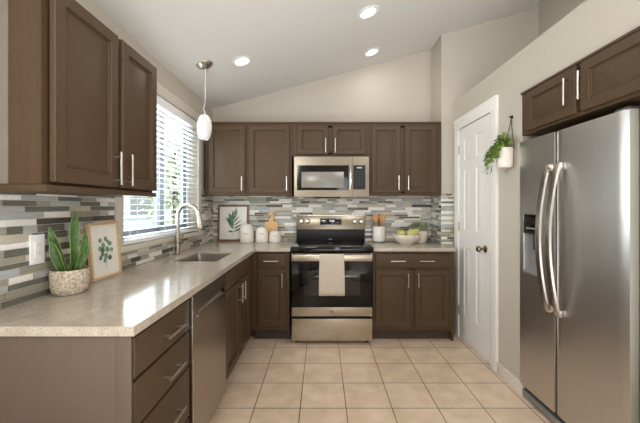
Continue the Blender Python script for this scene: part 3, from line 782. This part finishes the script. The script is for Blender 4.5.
# snake plant
PXc, PYc = -1.168, 1.50
t = thing('potted_plant', 'snake plant with upright green leaves in a mottled beige pot', 'plant', (PXc, PYc, CT))
b = MB(); b.lathe([(.046, 0), (.056, .002), (.067, .014), (.073, .034), (.0745, .06), (.0745, .110), (.073, .115), (.069, .113), (.068, .097), (.010, .096)], (PXc, PYc, CT), n=40); b.build('pot', mottle_m, t)
b = MB(); b.lathe([(.0678, .098), (.05, .102), (.001, .104)], (PXc, PYc, CT), n=28); b.build('soil', soil_m, t)
def sword(base, tip, w, lean, face, seed):
    rr_ = random.Random(seed); b = MB(); n = 14; base = Vector(base); tip = Vector(tip); face = Vector(face).normalized()
    rows = []
    for i in range(n+1):
        q = i/n
        p = base.lerp(tip, q) + Vector(lean)*math.sin(math.pi*q)
        t_ = (tip-base).normalized(); side = t_.cross(face).normalized(); nrm = side.cross(t_).normalized()
        ww = w*(.62+.6*q-.15*q*q) * (1 if q < .55 else max(0.02, 1-((q-.55)/.45)**1.9))
        tw = Matrix.Rotation(.35*math.sin(q*3+seed), 3, t_)
        row = []
        for k, (uu, dd) in enumerate(((-1, .35), (-.86, .24), (-.45, .05), (0, 0), (.45, .05), (.86, .24), (1, .35))):
            row.append(p + tw @ (side*uu*ww*.5 + nrm*dd*ww*.45))
        rows.append(row)
    # colour bands: edge strips use the pale margin
    nr = len(rows)
    for i in range(nr-1):
        for j in range(6):
            b.mi = 1 if j in (0, 5) else 0
            b.face([rows[i][j], rows[i][j+1], rows[i+1][j+1], rows[i+1][j]])
    o = b.build('leaf', [snake_m, snake_e], t, angle=60)
    s_ = o.modifiers.new('thick', 'SOLIDIFY'); s_.thickness = .0025
zs = CT+.095
fc = (.72, -.7, .1)
for (bx, by, tx, ty, tz, w, ln, sd) in ((.006, .012, .012, .016, .388, .046, (.0, 0, 0), 1), (-.022, .0, -.062, -.050, .318, .042, (-.004, 0, .0), 2), (-.010, -.026, -.034, -.070, .250, .040, (.004, -.008, 0), 3),
        (.024, .028, .030, .062, .285, .038, (.006, 0, 0), 4), (.026, .004, .052, .018, .205, .032, (.004, 0, 0), 5), (-.018, .035, -.02, .055, .26, .038, (0, 0, 0), 6), (.022, .02, .052, .062, .23, .032, (0, 0, 0), 7)):
    sword((PXc+bx, PYc+by, zs), (PXc+tx*.9, PYc+ty, CT+tz), w, ln, fc, sd)

# ---- framed prints
def leaf_card(b, mp, u, v, ang, L, W, d, n=9):
    pts = []
    for k in range(n): q = k/(n-1); pts.append((q*L, W*math.sin(math.pi*q**.8)))
    up = [(x, y) for x, y in pts]; lo = [(x, -y) for x, y in pts[::-1][1:-1]]
    ca_, sa = math.cos(ang), math.sin(ang)
    b.face([mp(u+x*ca_-y*sa, v+x*sa+y*ca_, d) for x, y in up+lo])
def framed(label, loc, W, H, mp, fmat, fw, art):
    t = thing('framed_print', label, 'framed picture', loc, None)
    b = MB(); b.plate(0, W, 0, H, (fw, W-fw, fw, H-fw), 0, .018, mp); b.build('frame', fmat, t, smooth=False)
    b = MB(); q = [(fw-.003, fw-.003), (W-fw+.003, fw-.003), (W-fw+.003, H-fw+.003), (fw-.003, H-fw+.003)]
    b.grid([[mp(u, v, .004) for u, v in q], [mp(u, v, .010) for u, v in q]], cu=True, cap0=True, cap1=True); pr = b.build('print', paper_m, t, smooth=False)
    art(pr, mp, W, H); return t
def art_round(pr, mp, W, H):
    b = MB(); rr_ = random.Random(4); d = .0108
    st_pts = [(.50, .22), (.53, .34), (.52, .48), (.55, .62), (.50, .74)]
    for (u, v) in ((.36, .70), (.55, .72), (.68, .62), (.44, .60), (.34, .55), (.72, .50), (.58, .52), (.40, .44), (.52, .40), (.64, .36), (.46, .32), (.33, .38), (.60, .66), (.42, .52)):
        r = .052*W*rr_.uniform(1.0, 1.45); b.mi = rr_.choice([0, 0, 1])
        a0 = rr_.random()*6
        b.face([mp(u*W + r*math.cos(a0+a)*(1 - .35*max(0, math.cos(a))**6), v*H*.97 + r*math.sin(a0+a)*.92, d + b.mi*.0002) for a in [2*math.pi*k/16 for k in range(16)]])
    for (u, v, u2, v2) in ((.50, .16, .54, .36), (.54, .36, .52, .55), (.52, .55, .44, .68), (.54, .36, .66, .5), (.52, .5, .66, .62), (.54, .36, .40, .48)):
        n = Vector((-(v2-v)*H, (u2-u)*W)).normalized()*.0012
        b.face([mp(u*W+n.x, v*H+n.y, d-.0002), mp(u2*W+n.x, v2*H+n.y, d-.0002), mp(u2*W-n.x, v2*H-n.y, d-.0002), mp(u*W-n.x, v*H-n.y, d-.0002)])
    b.build('artwork', [art_g, art_d], pr, smooth=False, merge=False)
def art_frond(pr, mp, W, H):
    b = MB(); d = .0108
    n = .0013
    b.face([mp(.49*W-n, .14*H, d), mp(.49*W+n, .14*H, d), mp(.53*W+n, .62*H, d), mp(.53*W-n, .62*H, d)])
    L = H*.27
    for (v, s, ang, l, w, mi) in ((.58, 0, 78, 1.35, .024, 0), (.50, -.02, 118, 1.15, .026, 0), (.44, -.03, 135, 1.15, .025, 1), (.34, -.03, 125, .95, .019, 0), (.26, -.02, 172, .62, .010, 1),
                               (.50, .02, 52, .95, .008, 1), (.42, .02, 38, 1.05, .008, 1), (.34, .02, 30, .95, .009, 1), (.26, .02, 24, 1.15, .010, 1), (.56, .01, 98, 1.1, .014, 1)):
        b.mi = mi; leaf_card(b, mp, (.505+.02*v)*W, v*H, R(ang), L*l, w*1.0, d + .0001*mi)
    b.build('artwork', [art_g, art_d], pr, smooth=False, merge=False)
def lean_left(y0, xb, xt, H):                     # frame leaning back on the left wall, faces right
    th = math.asin((xb-xt)/H); c_, s_ = math.cos(th), math.sin(th)
    return lambda u, v, d: (xb - v*s_ + (d-.018)*c_, y0+u, CT + v*c_ + d*s_ + .0005)
framed('light wood framed print of round green leaves leaning behind the snake plant', (-1.235, 1.83, CT), .25, .312, lean_left(1.705, -1.205, -1.232, .312), wood_l, .014, art_round)
def lean_back(x0, yb, yt, H):
    th = math.asin((yt-yb)/H); c_, s_ = math.cos(th), math.sin(th)
    return lambda u, v, d: (x0+u, yb + v*s_ - (d-.018)*c_, CT + v*c_ + d*s_ + .0005)
framed('dark wood framed print of a green frond leaning in the back corner', (-1.01, 3.70, CT), .355, .418, lean_back(-1.192, 3.692, 3.716, .418), wood_d, .022, art_frond)

# ---- canisters
def canister(label, x, y, r, h, word, wz):
    t = thing('canister', label, 'canister', (x, y, CT), 'cream ceramic canisters on the back counter')
    b = MB(); hb = h*.60
    b.lathe([(r*.88, 0), (r*.95, .003), (r, .012), (r*1.0, hb*.6), (r*.985, hb)], (x, y, CT), n=36); bd = b.build('jar', ceramic_m, t)
    b = MB(); b.lathe([(r*.965, hb+.0005), (r*.98, hb+.002)] + [(max(.002, r*.98*math.cos(R(k))**.62), hb+.002+(h-hb-.002)*math.sin(R(k))) for k in range(10, 91, 10)], (x, y, CT), n=36); b.build('lid', ceramic_m, t)
    put_text('lettering', word, .019, lambda u, v: (x + (r+.0008)*math.sin(u/r), y - (r+.0008)*math.cos(u/r), CT + wz + v), darkink_m, bd)
canister('tall cream canister in front of the dark framed print', -.832, 3.603, .077, .208, 'COFFEE', .10)
canister('middle-height cream canister between the tall one and the small one', -.664, 3.607, .071, .174, 'SUGAR', .10)
canister('smallest cream canister in front of the wooden cutting board', -.516, 3.61, .067, .132, 'TEA', .075)
# ---- cutting board
t = thing('cutting_board', 'small wooden cutting board with a handle leaning on the back tiles', 'cutting board', (-.575, 3.70, CT))
def bm_(u, v, d): return (-.575+u, 3.694 + v*.055 - d, CT + v)
out = [(-.073, .0), (.073, .0), (.075, .19)]
for a in range(0, 91, 18): out.append((.060+.015*math.cos(R(a)), .21+.015*math.sin(R(a))))
out += [(.032, .226), (.024, .24)]
for a in range(-10, 191, 20): out.append((-.002+.027*math.cos(R(a)), .310+.024*math.sin(R(a))))
out += [(-.026, .24), (-.034, .226)]
for a in range(90, 181, 18): out.append((-.060+.015*math.cos(R(a)), .21+.015*math.sin(R(a))))
b = MB(); b.grid([[bm_(u, v, 0) for u, v in out], [bm_(u, v, .016) for u, v in out]], cu=True, cap0=True, cap1=True); o = b.build('board', wood_b, t, smooth=False)
b = MB(); b.tube([bm_(-.002, .300, .017), bm_(-.02, .285, .020), bm_(-.036, .268, .020), bm_(-.042, .25, .019), bm_(-.030, .256, .019), bm_(-.012, .275, .019), bm_(-.002, .296, .017)], .0022, 8); b.build('hanging_loop', leather_m, t)
# ---- utensil crock
KX, KY = .648, 3.64
t = thing('utensil_crock', 'white ceramic utensil crock beside the range', 'utensil holder', (KX, KY, CT))
b = MB(); b.lathe([(.064, 0), (.069, .003), (.070, .010), (.070, .172), (.068, .176), (.064, .174), (.063, .02), (.003, .018)], (KX, KY, CT), n=36); b.build('crock', crock_m, t)
b = MB(); b.lathe([(.0705, .004), (.0715, .006), (.0715, .012), (.0705, .014)], (KX, KY, CT), n=36, cap0=False, cap1=False); b.build('base_band', grey_m, t)
def spoon(label, dx, dy, tx, tz, w, mat, rot):
    bx, by = KX+dx*.3, KY+dy*.3
    t = thing('wooden_spoon', label, 'spoon', (bx, by, CT+.02), 'wooden spoons in the crock')
    p0 = Vector((bx, by, CT+.021)); p1 = Vector((KX+tx*.72, KY+dy, CT+tz-.10)); p2 = Vector((KX+tx, KY+dy*1.3, CT+tz))
    b = MB(); b.tube([p0, p0.lerp(p1, .5), p1, p1.lerp(p2, .2)], [.006, .006, .007, .008], 10); b.build('handle', mat, t)
    ax = (p2-p1).normalized(); side = ax.cross(Vector((math.sin(rot), math.cos(rot), 0))).normalized(); nr = side.cross(ax)
    b = MB(); rows = []
    for k in range(11):
        q = k/10; c_ = p1.lerp(p2, q); ww = w*math.sqrt(max(0.0004, 1-(2*q-1)**2))*(.85+.25*q)
        rows.append([c_ + side*ww*math.cos(2*math.pi*j/14) + nr*(.008*math.sin(2*math.pi*j/14)*ww/w) for j in range(14)])
    b.grid(rows, cu=True, cap0=True, cap1=True); b.build('bowl', mat, t)
spoon('wooden spoon leaning left in the crock, nearest the range', -.03, -.01, -.048, .322, .036, wood_s, 0)
spoon('wooden spoon leaning right in the crock, nearest the fruit bowl', .03, -.01, .044, .320, .036, wood_s, .2)
spoon('dark wooden spoon between the two lighter spoons at the back of the crock', 0, .03, .006, .262, .018, wood_d, .1)
# ---- fruit bowl and pears
FBX, FBY = .898, 3.42
t = thing('fruit_bowl', 'wide cream stoneware bowl holding pears on the right counter', 'bowl', (FBX, FBY, CT))
b = MB(); b.lathe([(.055, 0), (.062, .002), (.066, .010), (.10, .035), (.13, .068), (.143, .102), (.142, .106), (.138, .104), (.124, .070), (.094, .042), (.06, .022), (.003, .018)], (FBX, FBY, CT), n=44); b.build('bowl', bowl_m, t)
def pear(label, x, y, z, ang, tilt, s=1.0):
    t = thing('pear', label, 'pear', (x, y, z), 'pears in the fruit bowl')
    M = Matrix.Rotation(ang, 4, 'Z') @ Matrix.Rotation(tilt, 4, 'Y')
    b = MB(); b.lathe([(r*s, h*s) for r, h in ((.002, -.040), (.016, -.039), (.030, -.030), (.037, -.012), (.038, .003), (.033, .021), (.024, .040), (.018, .056), (.014, .066), (.006, .072), (.002, .071))], (x, y, z), M, 28); b.build('flesh', pear_m, t)
    b = MB(); b.tube([Vector((x, y, z)) + M @ Vector((0, 0, .068*s)), Vector((x, y, z)) + M @ Vector((.002, 0, .08*s)), Vector((x, y, z)) + M @ Vector((.006, 0, .092*s))], .0022, 8); b.build('stem', stem_m, t)
pear('left yellow-green pear in the cream bowl', FBX-.056, FBY-.015, CT+.108, R(105), R(66), 1.22)
pear('right yellow-green pear in the cream bowl, pointing toward the herb pot', FBX+.044, FBY-.02, CT+.114, R(-6), R(64), 1.28)
# ---- herb pot
HX, HY = 1.090, 3.618
t = thing('potted_herb', 'leafy green herb in a cream pot behind the fruit bowl', 'plant', (HX, HY, CT))
b = MB(); b.lathe([(.070, 0), (.078, .003), (.086, .03), (.102, .118), (.104, .128), (.099, .129), (.096, .112), (.005, .108)], (HX, HY, CT), n=36); b.build('pot', bowl_m, t)
b = MB(); b.lathe([(.0958, .112), (.05, .116), (.001, .117)], (HX, HY, CT), n=24); b.build('soil', soil_m, t)
def leafpoly(b, p, dirv, up, L, W):
    dirv = dirv.normalized(); side = dirv.cross(up)
    if side.length < 1e-4: side = Vector((1, 0, 0))
    side.normalize(); nn = side.cross(dirv)
    rows = []
    for q, w in ((0, .08), (.25, .8), (.5, 1), (.75, .66), (1, .04)):
        c_ = p + dirv*L*q - nn*L*.22*q*q
        rows.append([c_ - side*W*w*.5 + nn*W*.12*w, c_, c_ + side*W*w*.5 + nn*W*.12*w])
    b.grid(rows)
rh = random.Random(3); b = MB(); bs = MB()
for i in range(46):
    a = rh.random()*2*math.pi; rad = rh.random()**.6
    root = Vector((HX, HY, CT+.116)) + Vector((math.cos(a), math.sin(a), 0))*rad*.06
    tip = Vector((HX, HY, CT+.116)) + Vector((math.cos(a)*.14*rad + .02, math.sin(a)*.085*rad, .105+.02*rh.random()-.055*rad*rad))
    bs.tube([root, root.lerp(tip, .6)+Vector((0, 0, .012)), tip], .0013, 5)
    for k in range(9):
        q = .4+.6*k/8; p = root.lerp(tip, q) + Vector((0, 0, .012*(1-abs(2*q-1))))
        dv = Vector((rh.uniform(-1, 1), rh.uniform(-1, 1), rh.uniform(-.1, .7)))
        leafpoly(b, p, dv, Vector((0, 0, 1)), rh.uniform(.018, .028), rh.uniform(.010, .015))
bs.build('stems', herb_m, t); b.build('foliage', herb_m, t, angle=70, merge=False)

# ---- hanging wall planter
HPX, HPY = 1.343, 2.368
t = thing('hanging_planter', 'white wall planter with trailing green vine hung beside the pantry door', 'plant', (HPX, HPY, 1.595))
b = MB(); b.lathe([(.036, 0), (.044, .003), (.051, .016), (.054, .05), (.055, .140), (.054, .146), (.051, .145), (.050, .12), (.004, .118)], (HPX, HPY, 1.598), n=36); b.build('pot', planter_m, t)
b = MB(); b.lathe([(.0498, .122), (.001, .128)], (HPX, HPY, 1.598), n=24); b.build('soil', soil_m, t)
b = MB()
b.tube([(HPX+.045, HPY-.04, 1.735), (RW-.012, HPY-.012, 1.90), (RW-.010, HPY, 1.968)], .0028, 8)
b.tube([(HPX+.02, HPY+.058, 1.735), (RW-.012, HPY+.014, 1.90), (RW-.010, HPY, 1.968)], .0028, 8)
b.build('hanging_strap', leather_m, t)
b = MB(); b.cyl((RW, HPY, 1.972), (RW-.022, HPY, 1.974), .006, 10); b.lathe([(.012, 0), (.012, .004), (.002, .005)], (RW, HPY, 1.972), Matrix.Rotation(R(-90), 4, 'Y'), 16); b.build('wall_hook', black_m, t)
rv = random.Random(9); b = MB(); bs = MB()
TOP = Vector((HPX, HPY, 1.735))
for i in range(110):
    a = rv.uniform(0, 2*math.pi); rad = rv.uniform(.3, 1)
    if i < 62:                                        # bushy top, taller than the rim
        out_ = Vector((math.cos(a)*.05 - .030, math.sin(a)*.085 - .010, 0))*rad
        pts = [TOP, TOP + out_*.5 + Vector((0, 0, .03+.05*rv.random())), TOP + out_ + Vector((0, 0, .02+.14*rv.random()*(1.2-rad)))]
    else:                                             # trailing strands, most of them on the door side
        dr = rv.uniform(.04, .215)*rv.uniform(.4, 1); o2 = Vector((-.050-.040*rv.random(), rv.uniform(-.03, .085), 0))
        if o2.y < .015: dr *= .35
        pts = [TOP, TOP + o2*.7 + Vector((0, 0, .035)), TOP + o2*1.1 + Vector((0, 0, -dr*.35)), TOP + o2*1.18 + Vector((rv.uniform(-.01, .01), rv.uniform(-.01, .012), -dr))]
    for p in pts:
        p.x = min(p.x, RW-.015)
    bs.tube(pts, .0013, 5)
    n = 8
    for k in range(n):
        q = .3 + .7*k/(n-1); s_ = q*(len(pts)-1); j = min(int(s_), len(pts)-2); p = pts[j].lerp(pts[j+1], s_-j)
        dv = Vector((rv.uniform(-1, .5), rv.uniform(-1, 1), rv.uniform(-.9, .35)))
        if p.x > RW-.04: dv.x = -abs(dv.x)
        leafpoly(b, p, dv, Vector((-.3, 0, 1)), rv.uniform(.022, .034), rv.uniform(.016, .023))
bs.build('stems', vine_m, t); b.build('foliage', vine_m, t, angle=70, merge=False)

# ------------------------------------------------------------------ outside the kitchen window
ground = struct(MB().box(-14, LW-.16, -6, 14, -.3, -.12).build('ground', noisy('lawn', (120, 132, 92), (140, 150, 108), 3, .9), smooth=False))
hs = thing('house', 'pale blue-grey sided house seen through the blind', 'house', (-8.4, 11.5, -.12))
sid = Mat('siding', (206, 214, 222), .7); v = sid.coord(); w_ = sid.n('ShaderNodeTexWave', wave_type='BANDS', bands_direction='Z', wave_profile='SAW'); w_.inputs['Scale'].default_value = 1.6; sid.l(v, w_.inputs['Vector']); sid.bump(w_.outputs['Fac'], .5, .02)
MB().box(-10.4, -6.4, 9.6, 13.4, -.12, 3.0).build('wall', sid.m, hs, smooth=False)
b = MB(); b.grid([[(-10.7, 9.3, 3.0), (-6.1, 9.3, 3.0), (-6.1, 13.7, 3.0), (-10.7, 13.7, 3.0)], [(-8.45, 9.3, 4.4), (-8.35, 9.3, 4.4), (-8.35, 13.7, 4.4), (-8.45, 13.7, 4.4)]], cu=True, cap0=True, cap1=True); b.build('roof', noisy('shingle', (150, 152, 156), (165, 167, 170), 20, .9), hs, smooth=False)
b = MB(); b.plate(10.6, 12.2, .9, 2.3, (10.7, 12.1, 1.0, 2.2), -6.40, -6.34, lambda u, v, d: (d, u, v)); wf = b.build('window', vinyl_m, hs, smooth=False)
MB().box(-6.40, -6.38, 10.68, 12.12, .98, 2.22).build('pane', grey_m, wf, smooth=False)
rf = random.Random(21)
def tree(label, x, y, h, r):
    t = thing('tree', label, 'tree', (x, y, -.12))
    b = MB(); b.tube([(x, y, -.12), (x+.03, y, h*.35), (x-.02, y+.03, h*.6), (x, y, h*.8)], [.09, .07, .05, .02], 10); b.build('trunk', stem_m, t)
    b = MB()
    for i in range(1100):
        d = Vector((rf.gauss(0, 1), rf.gauss(0, 1), rf.gauss(0, 1))).normalized()*(rf.random()**.4)
        p = Vector((x, y, h*.62)) + Vector((d.x*r, d.y*r, d.z*h*.42))
        leafpoly(b, p, Vector((rf.uniform(-1, 1), rf.uniform(-1, 1), rf.uniform(-1, .6))), Vector((0, 0, 1)), rf.uniform(.14, .24), rf.uniform(.08, .13))
    b.build('foliage', leafmat('tree_leaf', (214, 217, 190), (228, 230, 210), 3, .7), t, angle=70, merge=False)
tree('leafy yellow-green tree seen through the middle of the blind', -3.45, 7.6, 3.3, .8)
